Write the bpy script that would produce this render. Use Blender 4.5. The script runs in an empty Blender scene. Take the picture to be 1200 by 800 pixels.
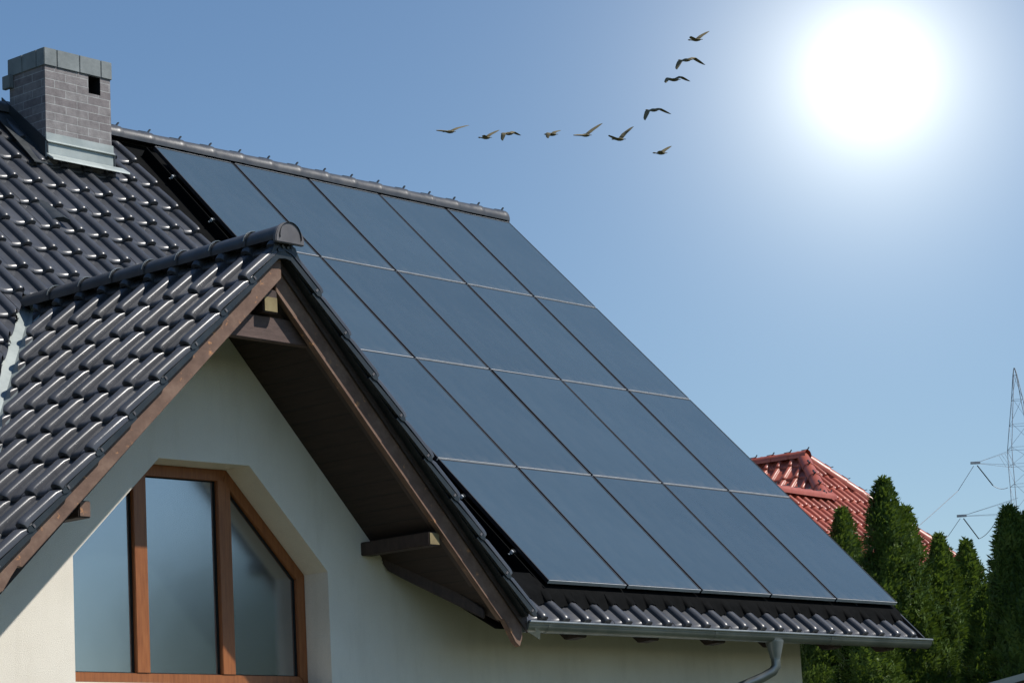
import bpy, bmesh, math, random
from mathutils import Vector as V, Matrix
R = math.radians
random.seed(7)
sc = bpy.context.scene
col = sc.collection
GZ = -8.2                                   # ground level (the panel array's top edge is z = 0)

# ------------------------------------------------------------------ camera frame
CAM = V((-15.9314, -17.8595, -6.5790))
CR = V((0.6571, -0.7520, -0.0528)); CU = V((-0.1083, -0.1635, 0.9806)); CF = V((0.7460, 0.6386, 0.1889))
FPX = 3116.0
def ray(u, v): return CR*((u-600)/FPX) - CU*((v-400)/FPX) + CF
def at(u, v, depth): return CAM + ray(u, v)*depth

# ------------------------------------------------------------------ materials
def new_mat(name):
    m = bpy.data.materials.new(name); m.use_nodes = True
    nt = m.node_tree; b = nt.nodes['Principled BSDF']
    return m, nt, b
def N(nt, t, **kw):
    n = nt.nodes.new(t)
    for k, v in kw.items():
        if hasattr(n, k): setattr(n, k, v)
        else: n.inputs[k].default_value = v
    return n
def ramp(nt, stops, fac):
    r = N(nt, 'ShaderNodeValToRGB'); e = r.color_ramp.elements
    e[0].position, e[0].color = stops[0][0], (*stops[0][1], 1)
    e[1].position, e[1].color = stops[-1][0], (*stops[-1][1], 1)
    for p, c in stops[1:-1]:
        x = e.new(p); x.color = (*c, 1)
    nt.links.new(fac, r.inputs[0]); return r.outputs[0]
def noise(nt, scale, detail=4, rough=.55, vec=None, stretch=None):
    n = N(nt, 'ShaderNodeTexNoise'); n.inputs['Scale'].default_value = scale
    n.inputs['Detail'].default_value = detail; n.inputs['Roughness'].default_value = rough
    tc = N(nt, 'ShaderNodeTexCoord')
    src = vec or tc.outputs['Object']
    if stretch:
        mp = N(nt, 'ShaderNodeMapping'); mp.inputs['Scale'].default_value = stretch
        nt.links.new(src, mp.inputs[0]); src = mp.outputs[0]
    nt.links.new(src, n.inputs['Vector']); return n
def bump(nt, b, h, strength, dist=.01):
    bp = N(nt, 'ShaderNodeBump'); bp.inputs['Strength'].default_value = strength; bp.inputs['Distance'].default_value = dist
    nt.links.new(h, bp.inputs['Height']); nt.links.new(bp.outputs[0], b.inputs['Normal'])
def mat(name, c0, c1, scale=6, rough=.6, rough2=None, bumps=0, bscale=60, bdist=.004, metallic=0, spec=.5, stretch=None, detail=5, lo=.35, hi=.68, ior=None):
    m, nt, b = new_mat(name)
    n = noise(nt, scale, detail, stretch=stretch)
    nt.links.new(ramp(nt, [(lo, c0), (hi, c1)], n.outputs['Fac']), b.inputs['Base Color'])
    b.inputs['Metallic'].default_value = metallic; b.inputs['Specular IOR Level'].default_value = spec
    if ior: b.inputs['IOR'].default_value = ior
    if rough2 is not None:
        n2 = noise(nt, scale*2.7, 5, stretch=stretch)
        mr = N(nt, 'ShaderNodeMapRange'); mr.inputs[1].default_value = .3; mr.inputs[2].default_value = .7
        mr.inputs[3].default_value = rough; mr.inputs[4].default_value = rough2
        nt.links.new(n2.outputs['Fac'], mr.inputs[0]); nt.links.new(mr.outputs[0], b.inputs['Roughness'])
    else: b.inputs['Roughness'].default_value = rough
    if bumps:
        n3 = noise(nt, bscale, 4, stretch=stretch); bump(nt, b, n3.outputs['Fac'], bumps, bdist)
    return m

M = {}
def tile_mat(name, dark, light, dust, r0, r1):
    m, nt, b = new_mat(name)
    n = noise(nt, 2.2, 6, .65); n2 = noise(nt, 26, 5, .6)
    c = ramp(nt, [(.3, dark), (.7, light)], n.outputs['Fac'])
    d = ramp(nt, [(.60, (0, 0, 0)), (.80, (1, 1, 1))], n2.outputs['Fac'])
    mx = N(nt, 'ShaderNodeMix', data_type='RGBA'); mx.inputs[7].default_value = (*dust, 1)
    sc_ = N(nt, 'ShaderNodeMath', operation='MULTIPLY'); sc_.inputs[1].default_value = .45
    nt.links.new(d, sc_.inputs[0]); nt.links.new(sc_.outputs[0], mx.inputs[0]); nt.links.new(c, mx.inputs[6])
    an = N(nt, 'ShaderNodeAttribute'); an.attribute_name = 'tone'
    tm = N(nt, 'ShaderNodeMath', operation='MULTIPLY_ADD'); tm.inputs[1].default_value = .10; tm.inputs[2].default_value = 1.0; nt.links.new(an.outputs['Fac'], tm.inputs[0])
    hv = N(nt, 'ShaderNodeHueSaturation'); nt.links.new(tm.outputs[0], hv.inputs['Value']); nt.links.new(mx.outputs[2], hv.inputs['Color'])
    nt.links.new(hv.outputs[0], b.inputs['Base Color'])
    n3 = noise(nt, 9, 5, .6); mr = N(nt, 'ShaderNodeMapRange'); mr.inputs[1].default_value = .3; mr.inputs[2].default_value = .7
    mr.inputs[3].default_value = r0; mr.inputs[4].default_value = r1
    nt.links.new(n3.outputs['Fac'], mr.inputs[0])
    ra = N(nt, 'ShaderNodeMath', operation='MULTIPLY_ADD'); ra.inputs[1].default_value = -.022; nt.links.new(an.outputs['Fac'], ra.inputs[0]); nt.links.new(mr.outputs[0], ra.inputs[2]); nt.links.new(ra.outputs[0], b.inputs['Roughness'])
    n4 = noise(nt, 130, 3, .5); bump(nt, b, n4.outputs['Fac'], .12, .003)
    return m
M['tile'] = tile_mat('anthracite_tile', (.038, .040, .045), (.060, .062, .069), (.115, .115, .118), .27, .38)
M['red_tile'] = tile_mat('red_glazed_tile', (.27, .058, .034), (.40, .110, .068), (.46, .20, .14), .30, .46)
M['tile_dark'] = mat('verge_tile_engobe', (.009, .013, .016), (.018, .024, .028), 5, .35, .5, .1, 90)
M['ridge'] = mat('ridge_tile_engobe', (.040, .042, .045), (.070, .071, .073), 5, .3, .45, .12, 90)
M['ridge_end'] = mat('ridge_end_disc', (.085, .08, .085), (.12, .115, .12), 9, .5, .6, .1, 90)
M['render'] = None
def render_mat():
    m, nt, b = new_mat('cream_stucco')
    n = noise(nt, 1.3, 6, .6); n2 = noise(nt, 140, 4, .7)
    c = ramp(nt, [(.3, (.76, .70, .60)), (.7, (.84, .785, .68))], n.outputs['Fac'])
    n6 = noise(nt, 5, 6, .7, stretch=(1, 1, .22)); c3 = ramp(nt, [(.25, (.86, .85, .83)), (.5, (1, 1, 1))], n6.outputs['Fac'])
    mm = N(nt, 'ShaderNodeMix', data_type='RGBA', blend_type='MULTIPLY'); mm.inputs[0].default_value = .6; nt.links.new(c, mm.inputs[6]); nt.links.new(c3, mm.inputs[7]); c = mm.outputs[2]
    c2 = ramp(nt, [(.3, (.74, .74, .74)), (.6, (1, 1, 1))], n2.outputs['Fac'])
    mx = N(nt, 'ShaderNodeMix', data_type='RGBA', blend_type='MULTIPLY'); mx.inputs[0].default_value = .5
    nt.links.new(c, mx.inputs[6]); nt.links.new(c2, mx.inputs[7]); nt.links.new(mx.outputs[2], b.inputs['Base Color'])
    b.inputs['Roughness'].default_value = .95; b.inputs['Specular IOR Level'].default_value = .1
    bump(nt, b, n2.outputs['Fac'], .6, .006)
    return m
M['render'] = render_mat()
M['white_wall'] = mat('white_stucco', (.68, .68, .66), (.76, .76, .74), 2, .95, None, .3, 90, .005, spec=.1)
def wood(name, a, b_, c_, rough, st=(1, 1, 1), worn=None):
    m, nt, b = new_mat(name)
    n = noise(nt, 6, 7, .65, stretch=st); 
    c = ramp(nt, [(.32, a), (.5, b_), (.68, c_)], n.outputs['Fac'])
    if worn:
        n5 = noise(nt, 11, 6, .7); k = ramp(nt, [(.60, (0, 0, 0)), (.66, (1, 1, 1))], n5.outputs['Fac'])
        mx = N(nt, 'ShaderNodeMix', data_type='RGBA'); mx.inputs[7].default_value = (*worn, 1)
        nt.links.new(k, mx.inputs[0]); nt.links.new(c, mx.inputs[6]); c = mx.outputs[2]
    nt.links.new(c, b.inputs['Base Color']); b.inputs['Roughness'].default_value = rough
    n3 = noise(nt, 30, 5, .6, stretch=st); bump(nt, b, n3.outputs['Fac'], .35, .004)
    return m
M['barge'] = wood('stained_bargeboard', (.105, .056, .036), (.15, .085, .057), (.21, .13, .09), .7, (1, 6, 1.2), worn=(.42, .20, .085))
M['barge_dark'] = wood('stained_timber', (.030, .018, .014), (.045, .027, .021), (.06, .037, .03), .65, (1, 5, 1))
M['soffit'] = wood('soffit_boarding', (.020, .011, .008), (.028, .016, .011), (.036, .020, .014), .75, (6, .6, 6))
def grooves(m, per):
    nt = m.node_tree; b = nt.nodes['Principled BSDF']; tc = N(nt, 'ShaderNodeTexCoord'); sp = N(nt, 'ShaderNodeSeparateXYZ'); nt.links.new(tc.outputs['Object'], sp.inputs[0])
    fr = N(nt, 'ShaderNodeMath', operation='PINGPONG'); fr.inputs[1].default_value = per/2; nt.links.new(sp.outputs[0], fr.inputs[0])
    cl = N(nt, 'ShaderNodeMapRange'); cl.inputs[1].default_value = 0; cl.inputs[2].default_value = .006; nt.links.new(fr.outputs[0], cl.inputs[0])
    old = b.inputs['Base Color'].links[0].from_socket
    mx = N(nt, 'ShaderNodeMix', data_type='RGBA'); mx.inputs[6].default_value = (.014, .009, .007, 1); nt.links.new(cl.outputs[0], mx.inputs[0]); nt.links.new(old, mx.inputs[7]); nt.links.new(mx.outputs[2], b.inputs['Base Color'])
    bp = N(nt, 'ShaderNodeBump'); bp.inputs['Strength'].default_value = .35; bp.inputs['Distance'].default_value = .004; nt.links.new(cl.outputs[0], bp.inputs['Height'])
    nt.links.new(b.inputs['Normal'].links[0].from_socket, bp.inputs['Normal']); nt.links.new(bp.outputs[0], b.inputs['Normal'])
grooves(M['soffit'], .088)
M['beam'] = wood('brown_beam', (.070, .042, .034), (.092, .056, .046), (.115, .072, .06), .7, (1.2, 5, 5))
M['cut_end'] = wood('beam_cut_end', (.16, .12, .06), (.22, .17, .08), (.27, .22, .11), .8)
M['frame'] = wood('orange_brown_frame', (.20, .064, .018), (.26, .088, .026), (.31, .112, .034), .4, (9, 9, .8))
M['zinc'] = mat('zinc_gutter', (.20, .22, .22), (.30, .32, .31), 3, .32, .5, .06, 40, metallic=.75)
M['sill'] = mat('coated_sill', (.085, .09, .10), (.11, .118, .125), 5, .45, .55)
M['lead'] = mat('chimney_flashing_metal', (.27, .305, .295), (.38, .42, .405), 4, .45, .6, .1, 40, metallic=.25)
M['black_sheet'] = mat('black_flashing', (.0025, .0028, .003), (.004, .0043, .0046), 6, .8, .9, .1, 30, spec=.06)
M['dark_metal'] = mat('dark_coated_sheet', (.020, .024, .027), (.034, .040, .043), 6, .35, .5, .1, 20)
M['alu'] = mat('bare_aluminium', (.48, .51, .53), (.60, .63, .65), 5, .35, .5, metallic=.25)
M['black_frame'] = mat('black_anodised', (.008, .008, .01), (.014, .014, .016), 9, .4, .5)
def pv_mat():
    m, nt, b = new_mat('thin_film_laminate')
    tc = N(nt, 'ShaderNodeTexCoord')
    n = noise(nt, 1.4, 5, .6); n2 = noise(nt, 34, 4, .6)
    c = ramp(nt, [(.3, (.044, .071, .093)), (.7, (.052, .081, .105))], n.outputs['Fac'])
    w = N(nt, 'ShaderNodeTexWave', wave_type='BANDS', bands_direction='X'); w.inputs['Scale'].default_value = 32
    nt.links.new(tc.outputs['Object'], w.inputs['Vector'])
    wr = ramp(nt, [(.0, (.82, .82, .82)), (.25, (1, 1, 1))], w.outputs['Fac'])
    mx = N(nt, 'ShaderNodeMix', data_type='RGBA', blend_type='MULTIPLY'); mx.inputs[0].default_value = .5
    nt.links.new(c, mx.inputs[6]); nt.links.new(wr, mx.inputs[7])
    oi = N(nt, 'ShaderNodeObjectInfo'); vr = N(nt, 'ShaderNodeMapRange')
    vr.inputs[3].default_value = .93; vr.inputs[4].default_value = 1.07
    nt.links.new(oi.outputs['Random'], vr.inputs[0])
    hs = N(nt, 'ShaderNodeHueSaturation'); nt.links.new(vr.outputs[0], hs.inputs['Value']); nt.links.new(mx.outputs[2], hs.inputs['Color'])
    sp = N(nt, 'ShaderNodeSeparateXYZ'); nt.links.new(tc.outputs['Object'], sp.inputs[0])
    dm = N(nt, 'ShaderNodeMapRange'); dm.inputs[1].default_value = .02; dm.inputs[2].default_value = .13; dm.inputs[3].default_value = .5; dm.inputs[4].default_value = .08; nt.links.new(sp.outputs[1], dm.inputs[0])
    n7 = noise(nt, 9, 6, .7, stretch=(1, .35, 1)); dr = ramp(nt, [(.42, (0, 0, 0)), (.75, (1, 1, 1))], n7.outputs['Fac'])
    dd = N(nt, 'ShaderNodeMath', operation='MULTIPLY'); nt.links.new(dm.outputs[0], dd.inputs[0]); nt.links.new(dr, dd.inputs[1])
    du = N(nt, 'ShaderNodeMix', data_type='RGBA'); du.inputs[7].default_value = (.15, .155, .155, 1); nt.links.new(dd.outputs[0], du.inputs[0]); nt.links.new(hs.outputs[0], du.inputs[6])
    nt.links.new(du.outputs[2], b.inputs['Base Color'])
    b.inputs['Roughness'].default_value = .16; b.inputs['IOR'].default_value = 1.5
    rr = ramp(nt, [(.3, (.13, .13, .13)), (.75, (.26, .26, .26))], n2.outputs['Fac']); nt.links.new(rr, b.inputs['Roughness'])
    return m
M['pv'] = pv_mat()
def glass_mat():
    m, nt, b = new_mat('window_glass')
    b.inputs['Base Color'].default_value = (.012, .02, .022, 1); b.inputs['Roughness'].default_value = .14
    b.inputs['IOR'].default_value = 4.2; b.inputs['Specular Tint'].default_value = (.93, .97, 1.0, 1)
    n = noise(nt, 1.5, 2, .5); bump(nt, b, n.outputs['Fac'], .06, .02)
    return m
M['glass'] = glass_mat()
def brick_mat():
    m, nt, b = new_mat('grey_clinker_brick')
    tc = N(nt, 'ShaderNodeTexCoord'); geo = N(nt, 'ShaderNodeNewGeometry')
    sep = N(nt, 'ShaderNodeSeparateXYZ'); nt.links.new(tc.outputs['Object'], sep.inputs[0])
    sn = N(nt, 'ShaderNodeSeparateXYZ'); nt.links.new(geo.outputs['True Normal'], sn.inputs[0])
    ab = N(nt, 'ShaderNodeMath', operation='ABSOLUTE'); nt.links.new(sn.outputs[0], ab.inputs[0])
    gt = N(nt, 'ShaderNodeMath', operation='GREATER_THAN'); gt.inputs[1].default_value = .6; nt.links.new(ab.outputs[0], gt.inputs[0])
    mx = N(nt, 'ShaderNodeMix', data_type='FLOAT'); nt.links.new(gt.outputs[0], mx.inputs[0]); nt.links.new(sep.outputs[0], mx.inputs[2]); nt.links.new(sep.outputs[1], mx.inputs[3])
    cb = N(nt, 'ShaderNodeCombineXYZ'); nt.links.new(mx.outputs[0], cb.inputs[0]); nt.links.new(sep.outputs[2], cb.inputs[1])
    br = N(nt, 'ShaderNodeTexBrick'); nt.links.new(cb.outputs[0], br.inputs['Vector'])
    br.inputs['Scale'].default_value = 1; br.inputs['Brick Width'].default_value = .25; br.inputs['Row Height'].default_value = .0745
    br.inputs['Mortar Size'].default_value = .0042; br.inputs['Bias'].default_value = -.1
    br.inputs['Color1'].default_value = (.165, .148, .147, 1); br.inputs['Color2'].default_value = (.225, .215, .21, 1); br.inputs['Mortar'].default_value = (.31, .315, .305, 1)
    n = noise(nt, 14, 5, .6); n2 = noise(nt, 60, 4, .7)
    k = ramp(nt, [(.3, (.72, .70, .72)), (.7, (1.2, 1.2, 1.22))], n.outputs['Fac'])
    m2 = N(nt, 'ShaderNodeMix', data_type='RGBA', blend_type='MULTIPLY'); m2.inputs[0].default_value = 1
    nt.links.new(br.outputs['Color'], m2.inputs[6]); nt.links.new(k, m2.inputs[7]); nt.links.new(m2.outputs[2], b.inputs['Base Color'])
    b.inputs['Roughness'].default_value = .75
    sub = N(nt, 'ShaderNodeMath', operation='SUBTRACT'); nt.links.new(n2.outputs['Fac'], sub.inputs[0]); nt.links.new(br.outputs['Fac'], sub.inputs[1])
    bump(nt, b, sub.outputs[0], .5, .006)
    return m
M['brick'] = brick_mat()
def cap_mat():
    m, nt, b = new_mat('chimney_cap_slabs')
    n = noise(nt, 5, 6, .65)
    nt.links.new(ramp(nt, [(.3, (.13, .15, .153)), (.7, (.225, .25, .25))], n.outputs['Fac']), b.inputs['Base Color'])
    b.inputs['Roughness'].default_value = .7; n2 = noise(nt, 50, 4); bump(nt, b, n2.outputs['Fac'], .3, .005)
    return m
M['cap'] = cap_mat()
M['black'] = mat('matte_black', (.004, .004, .004), (.008, .008, .008), 9, .9)  # flat black for the chimney vent lining and the pane gaskets
def leaf_mat(name, a, b_, c_):
    m, nt, b = new_mat(name)
    n = noise(nt, 1.6, 4, .6); n2 = noise(nt, 25, 3, .6)
    mxn = N(nt, 'ShaderNodeMath', operation='ADD'); mxn.use_clamp = True
    h = N(nt, 'ShaderNodeMath', operation='MULTIPLY_ADD'); h.inputs[1].default_value = .5; h.inputs[2].default_value = -.25
    nt.links.new(n2.outputs['Fac'], h.inputs[0]); nt.links.new(n.outputs['Fac'], mxn.inputs[0]); nt.links.new(h.outputs[0], mxn.inputs[1])
    nt.links.new(ramp(nt, [(.3, a), (.5, b_), (.72, c_)], mxn.outputs[0]), b.inputs['Base Color'])
    b.inputs['Roughness'].default_value = .55; b.inputs['Specular IOR Level'].default_value = .25
    tr = N(nt, 'ShaderNodeBsdfTranslucent'); tr.inputs[0].default_value = (c_[0]*1.2, c_[1]*1.3, c_[2]*.7, 1)
    ms = N(nt, 'ShaderNodeMixShader'); ms.inputs[0].default_value = .22
    out = nt.nodes['Material Output']
    nt.links.new(b.outputs[0], ms.inputs[1]); nt.links.new(tr.outputs[0], ms.inputs[2]); nt.links.new(ms.outputs[0], out.inputs[0])
    return m
M['leaf'] = leaf_mat('thuja_foliage', (.020, .044, .009), (.056, .104, .019), (.145, .205, .040))
M['leaf_b'] = leaf_mat('broadleaf_foliage', (.03, .06, .015), (.05, .09, .022), (.08, .13, .03))
M['bark'] = mat('bark', (.05, .035, .025), (.09, .065, .05), 12, .9, None, .5, 40, .01)
M['bird'] = mat('bird_plumage', (.12, .095, .045), (.20, .165, .085), 20, .8)
M['steel'] = mat('galvanised_steel', (.26, .28, .31), (.36, .38, .41), 3, .55, .65, metallic=.4)
M['insul'] = mat('insulator_glass', (.03, .04, .05), (.05, .06, .07), 5, .3)
M['grass'] = mat('lawn', (.022, .032, .010), (.042, .050, .019), .8, .95, None, .5, 20, .03)
M['shed_roof'] = mat('bitumen_roof', (.018, .018, .02), (.032, .032, .034), 8, .8, None, .3, 60)
M['shed_wall'] = mat('shed_boards', (.07, .05, .035), (.11, .08, .055), 5, .8)

# ------------------------------------------------------------------ mesh helpers
class MB:
    def __init__(s): s.v = []; s.f = []; s.tone = []
    def add(s, vs, fs):
        b = len(s.v); s.v += [V(p) for p in vs]; s.f += [tuple(i+b for i in f) for f in fs]; return s
    def box(s, lo, hi):
        x0, y0, z0 = lo; x1, y1, z1 = hi
        return s.add([(x0,y0,z0),(x1,y0,z0),(x1,y1,z0),(x0,y1,z0),(x0,y0,z1),(x1,y0,z1),(x1,y1,z1),(x0,y1,z1)],
                     [(0,3,2,1),(4,5,6,7),(0,1,5,4),(1,2,6,5),(2,3,7,6),(3,0,4,7)])
    def obox(s, o, a, b, c):
        o, a, b, c = V(o), V(a), V(b), V(c)
        p = [o, o+a, o+a+b, o+b, o+c, o+a+c, o+a+b+c, o+b+c]
        return s.add(p, [(0,3,2,1),(4,5,6,7),(0,1,5,4),(1,2,6,5),(2,3,7,6),(3,0,4,7)])
    def prism(s, poly, ext):
        n = len(poly); e = V(ext); p = [V(q) for q in poly]
        return s.add(p + [q+e for q in p], [tuple(range(n-1, -1, -1)), tuple(range(n, 2*n))] + [(i, (i+1) % n, n+(i+1) % n, n+i) for i in range(n)])
    def bar(s, a, b, w, h=None, up=(0, 0, 1)):
        a, b = V(a), V(b); h = h or w; d = (b-a).normalized(); u = V(up)
        if abs(d.dot(u)) > .97: u = V((1, 0, 0))
        sd = d.cross(u).normalized(); u = sd.cross(d)
        return s.obox(a - sd*w/2 - u*h/2, sd*w, u*h, b-a)
    def tube(s, path, rad, n=10, cap=True):
        path = [V(p) for p in path]; rad = rad if isinstance(rad, (list, tuple)) else [rad]*len(path)
        base = len(s.v); ref = V((0, 0, 1)); prev = None
        for i, p in enumerate(path):
            d = (path[min(i+1, len(path)-1)] - path[max(i-1, 0)]).normalized()
            if prev is None:
                u = ref if abs(d.dot(ref)) < .9 else V((1, 0, 0)); sd = d.cross(u).normalized()
            else: sd = (prev - d*prev.dot(d)).normalized()
            prev = sd; u = sd.cross(d)
            for k in range(n):
                a = 2*math.pi*k/n; s.v.append(p + (sd*math.cos(a) + u*math.sin(a))*rad[i])
        for i in range(len(path)-1):
            for k in range(n):
                s.f.append((base+i*n+k, base+i*n+(k+1) % n, base+(i+1)*n+(k+1) % n, base+(i+1)*n+k))
        if cap:
            s.f.append(tuple(base+k for k in range(n-1, -1, -1))); e = base+(len(path)-1)*n; s.f.append(tuple(e+k for k in range(n)))
        return s
    def build(s, name, m, parent=None, origin=None, bevel=0, smooth=None, fix=True, seg=2):
        o0 = V(origin) if origin is not None else (V(parent['wb']) if parent and 'wb' in parent else V((0, 0, 0)))
        me = bpy.data.meshes.new(name); me.from_pydata([p-o0 for p in s.v], [], s.f)
        if fix or bevel:
            bm = bmesh.new(); bm.from_mesh(me)
            if fix: bmesh.ops.recalc_face_normals(bm, faces=bm.faces)
            if bevel:
                es = [e for e in bm.edges if len(e.link_faces) == 2 and e.calc_face_angle(0) > .5]
                bmesh.ops.bevel(bm, geom=es, offset=bevel, segments=seg, affect='EDGES', clamp_overlap=True)
            bm.to_mesh(me); bm.free()
        return link(name, me, m, parent, o0, smooth)
def link(name, me, m, parent=None, o0=(0, 0, 0), smooth=None):
    me.materials.append(m)
    if smooth:
        for p in me.polygons: p.use_smooth = True
        me.set_sharp_from_angle(angle=R(smooth))
    o = bpy.data.objects.new(name, me); col.objects.link(o)
    if parent: o.parent = parent
    else: o.location = o0
    if parent and 'wb' in parent: WB[o.name] = tuple(o0)
    return o
WB = {}
def empty(name, loc):
    o = bpy.data.objects.new(name, None); col.objects.link(o); o.location = loc; o.empty_display_size = .3
    o['wb'] = list(loc); return o
def tag(o, label=None, cat=None, group=None, kind=None):
    if label: o['label'] = label
    if cat: o['category'] = cat
    if group: o['group'] = group
    if kind: o['kind'] = kind
    return o
def sub(mb, name, m, mesh_parent, **kw):
    """a part of a mesh part: the parent mesh's origin sits at the thing's base"""
    mesh_parent['wb'] = list(BASE[0]); o = mb.build(name, m, mesh_parent, **kw); del mesh_parent['wb']; return o
BASE = [(0, 0, 0)]

# ------------------------------------------------------------------ roof tiles as real relief
RW = .172
def roll(u):
    """hollow pan between two steep round rolls"""
    d = abs(u-.5)
    if d >= RW: return .013*((.5-d)/(.5-RW))**2
    return .013 + .042*math.sqrt(max(0, 1-(d/RW)**2))**.85
US = [0, .07, .14, .21, .27, .315, .329, .336, .352, .38, .42, .46, .5, .54, .58, .62, .648, .664, .671, .685, .73, .79, .86, .93, 1.0]
US_LO = [0, .16, .30, .329, .345, .39, .45, .5, .55, .61, .655, .671, .70, .84, 1.0]
def tiles(mb, O, U, D, Nn, ncol, nrow, pw, pl, us=US, jit=1.0, lift=.035, ok=None, seed=1, flat=1.0):
    rnd = random.Random(seed)
    O, U, D, Nn = V(O), V(U), V(D), V(Nn)
    for r in range(nrow):
        for c in range(ncol):
            if ok and not ok(c, r): continue
            dz = rnd.gauss(0, .0014)*jit; ds = rnd.gauss(0, .0022)*jit; tw = rnd.gauss(0, .0018)*jit; tu = rnd.gauss(0, .001)*jit
            L_ = lift; n0_ = len(mb.v)
            rows = [(-.16, -.007, 0), (.0, 0, 0), (.13, .13*L_, 0), (.5, .5*L_, 0), (.885, .885*L_, 0), (.92, L_*.92, -.0016), (.948, L_*.95, -.0052), (.972, L_*.97, -.0105), (.99, L_*.99, -.0165), (1.0, L_, -.0225), (1.0, None, 1), (.99, None, 2)]
            base = len(mb.v); nu = len(us)
            for t, hz, e in rows:
                for u in us:
                    ru = roll(u) if .33 < u < .67 else roll(u)*flat; inr = .33 < u < .67
                    step = .008 if inr else 0
                    ext = .012*max(0, (ru-.013)/.042) if t > .9 and inr else 0     # the roll end reaches a little further down
                    if hz is None:
                        if inr:                                     # open hollow under the roll end
                            z = ru*(.86 if e == 1 else .80) + L_ - (.030 if e == 1 else .034); t_ = t if e == 1 else .86
                        else: z = L_*.25-.012 if e == 1 else -.004; t_ = t
                    else:
                        k = .62 if t < .05 else 1.0
                        z = ru*k + hz + step*.6 + (e*(.55 if inr else 1) if t > .9 else 0); t_ = t
                    mb.v.append(O + U*((c+u)*pw + tu) + D*((r+t_)*pl + ds + ext) + Nn*(z + dz + tw*(u-.5)))
            for i in range(len(rows)-1):
                for k in range(nu-1):
                    a = base+i*nu+k; mb.f.append((a, a+1, a+nu+1, a+nu))
            mb.tone += [rnd.gauss(0, 1)]*(len(mb.v)-n0_)
def cut_build(mb, name, m, parent, cuts, drop, smooth=38):
    """cuts: list of (point, normal) bisect planes; drop(centre) -> True deletes the face"""
    o0 = V(BASE[0])
    me = bpy.data.meshes.new(name); me.from_pydata(mb.v, [], mb.f)
    at_ = me.attributes.new('tone', 'FLOAT', 'POINT'); at_.data.foreach_set('value', mb.tone)
    bm = bmesh.new(); bm.from_mesh(me)
    for p, n in cuts:
        bmesh.ops.bisect_plane(bm, geom=bm.verts[:]+bm.edges[:]+bm.faces[:], plane_co=p, plane_no=n, dist=1e-5)
    bmesh.ops.delete(bm, geom=[f for f in bm.faces if drop(f.calc_center_median())], context='FACES')
    for v_ in bm.verts: v_.co -= o0
    bm.to_mesh(me); bm.free()
    return link(name, me, m, parent, o0, smooth)
def ridge_line(mb, a, b, r, seg, clip=True, n=12, pins=True, clipmb=None):
    """overlapping half-round cap tiles laid from b (far) to a (near end)"""
    a, b = V(a), V(b); L = (b-a).length; d = (b-a)/L; sd = d.cross(V((0, 0, 1))).normalized(); u = sd.cross(d)
    k = max(1, round(L/seg)); s_ = L/k
    for i in range(k):
        rings = [(-.04, 1.045), (0, 1.055), (.010, 1.04), (.035, 1.0), (s_, .95)] if clip else [(0, 1.05), (s_, .95)]
        base = len(mb.v)
        for t, q in rings:
            p = a + d*(i*s_+t)
            for j in range(n+1):
                an = math.pi*(-.06 + 1.12*j/n); mb.v.append(p + (sd*math.cos(an) + u*math.sin(an))*r*q)
        for q in range(len(rings)-1):
            for j in range(n):
                x = base+q*(n+1)+j; mb.f.append((x, x+1, x+n+2, x+n+1))
        if clip and clipmb is not None:
            p = a + d*(i*s_+.02)
            if pins:
                cb_ = MB(); clipmb.append(cb_)
                cb_.bar(p + u*r*1.02 - d*.05, p + u*r*1.40 - d*.085, .020, .012, up=d)
                cb_.bar(p + u*r*1.06 - d*.05, p + u*r*1.03 + d*.06, .02, .012)
            elif i:
                cb_ = MB(); clipmb.append(cb_)
                ar = [(sd*math.cos(t_) + u*math.sin(t_))*r*1.075 for t_ in [.15+.28*z_ for z_ in range(11)]]
                for e0_, e1_ in zip(ar[:-1], ar[1:]): cb_.obox(p + e0_ - d*.046, e1_-e0_, d*.009, e0_.normalized()*.004)

# ------------------------------------------------------------------ world, sun, camera
sun_to = V((.622, -1.0, 1.52)).normalized()
elev = math.asin(sun_to.z); az = math.atan2(sun_to.x, sun_to.y)
w = bpy.data.worlds.new('World'); sc.world = w; w.use_nodes = True
nt = w.node_tree; bg = nt.nodes['Background']
sky = nt.nodes.new('ShaderNodeTexSky'); sky.sky_type = 'NISHITA'; sky.sun_disc = False
sky.sun_elevation = elev; sky.sun_rotation = az; sky.altitude = 200; sky.air_density = 1.0; sky.dust_density = .15; sky.ozone_density = 2.2
hsv = nt.nodes.new('ShaderNodeHueSaturation'); hsv.inputs['Saturation'].default_value = 1.13; nt.links.new(sky.outputs[0], hsv.inputs['Color'])
nt.links.new(hsv.outputs[0], bg.inputs[0]); bg.inputs[1].default_value = .101
# the low bright sun standing in the sky with its aureole, as a direction in the world
gd = (ray(1020, 88)).normalized()
tc = nt.nodes.new('ShaderNodeTexCoord')
vm = nt.nodes.new('ShaderNodeVectorMath'); vm.operation = 'NORMALIZE'; nt.links.new(tc.outputs['Generated'], vm.inputs[0])
dt = nt.nodes.new('ShaderNodeVectorMath'); dt.operation = 'DISTANCE'; dt.inputs[1].default_value = gd; nt.links.new(vm.outputs[0], dt.inputs[0])
def mth(op, a=None, b=None):
    n = nt.nodes.new('ShaderNodeMath'); n.operation = op
    for i, q in enumerate((a, b)):
        if q is None: continue
        if isinstance(q, (int, float)): n.inputs[i].default_value = q
        else: nt.links.new(q, n.inputs[i])
    return n.outputs[0]
ang = dt.outputs['Value']
def expo(A, s_, p=1):
    x = mth('DIVIDE', ang, s_)
    if p != 1: x = mth('POWER', x, p)
    return mth('MULTIPLY', mth('POWER', math.e, mth('MULTIPLY', x, -1.0)), A)
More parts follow.
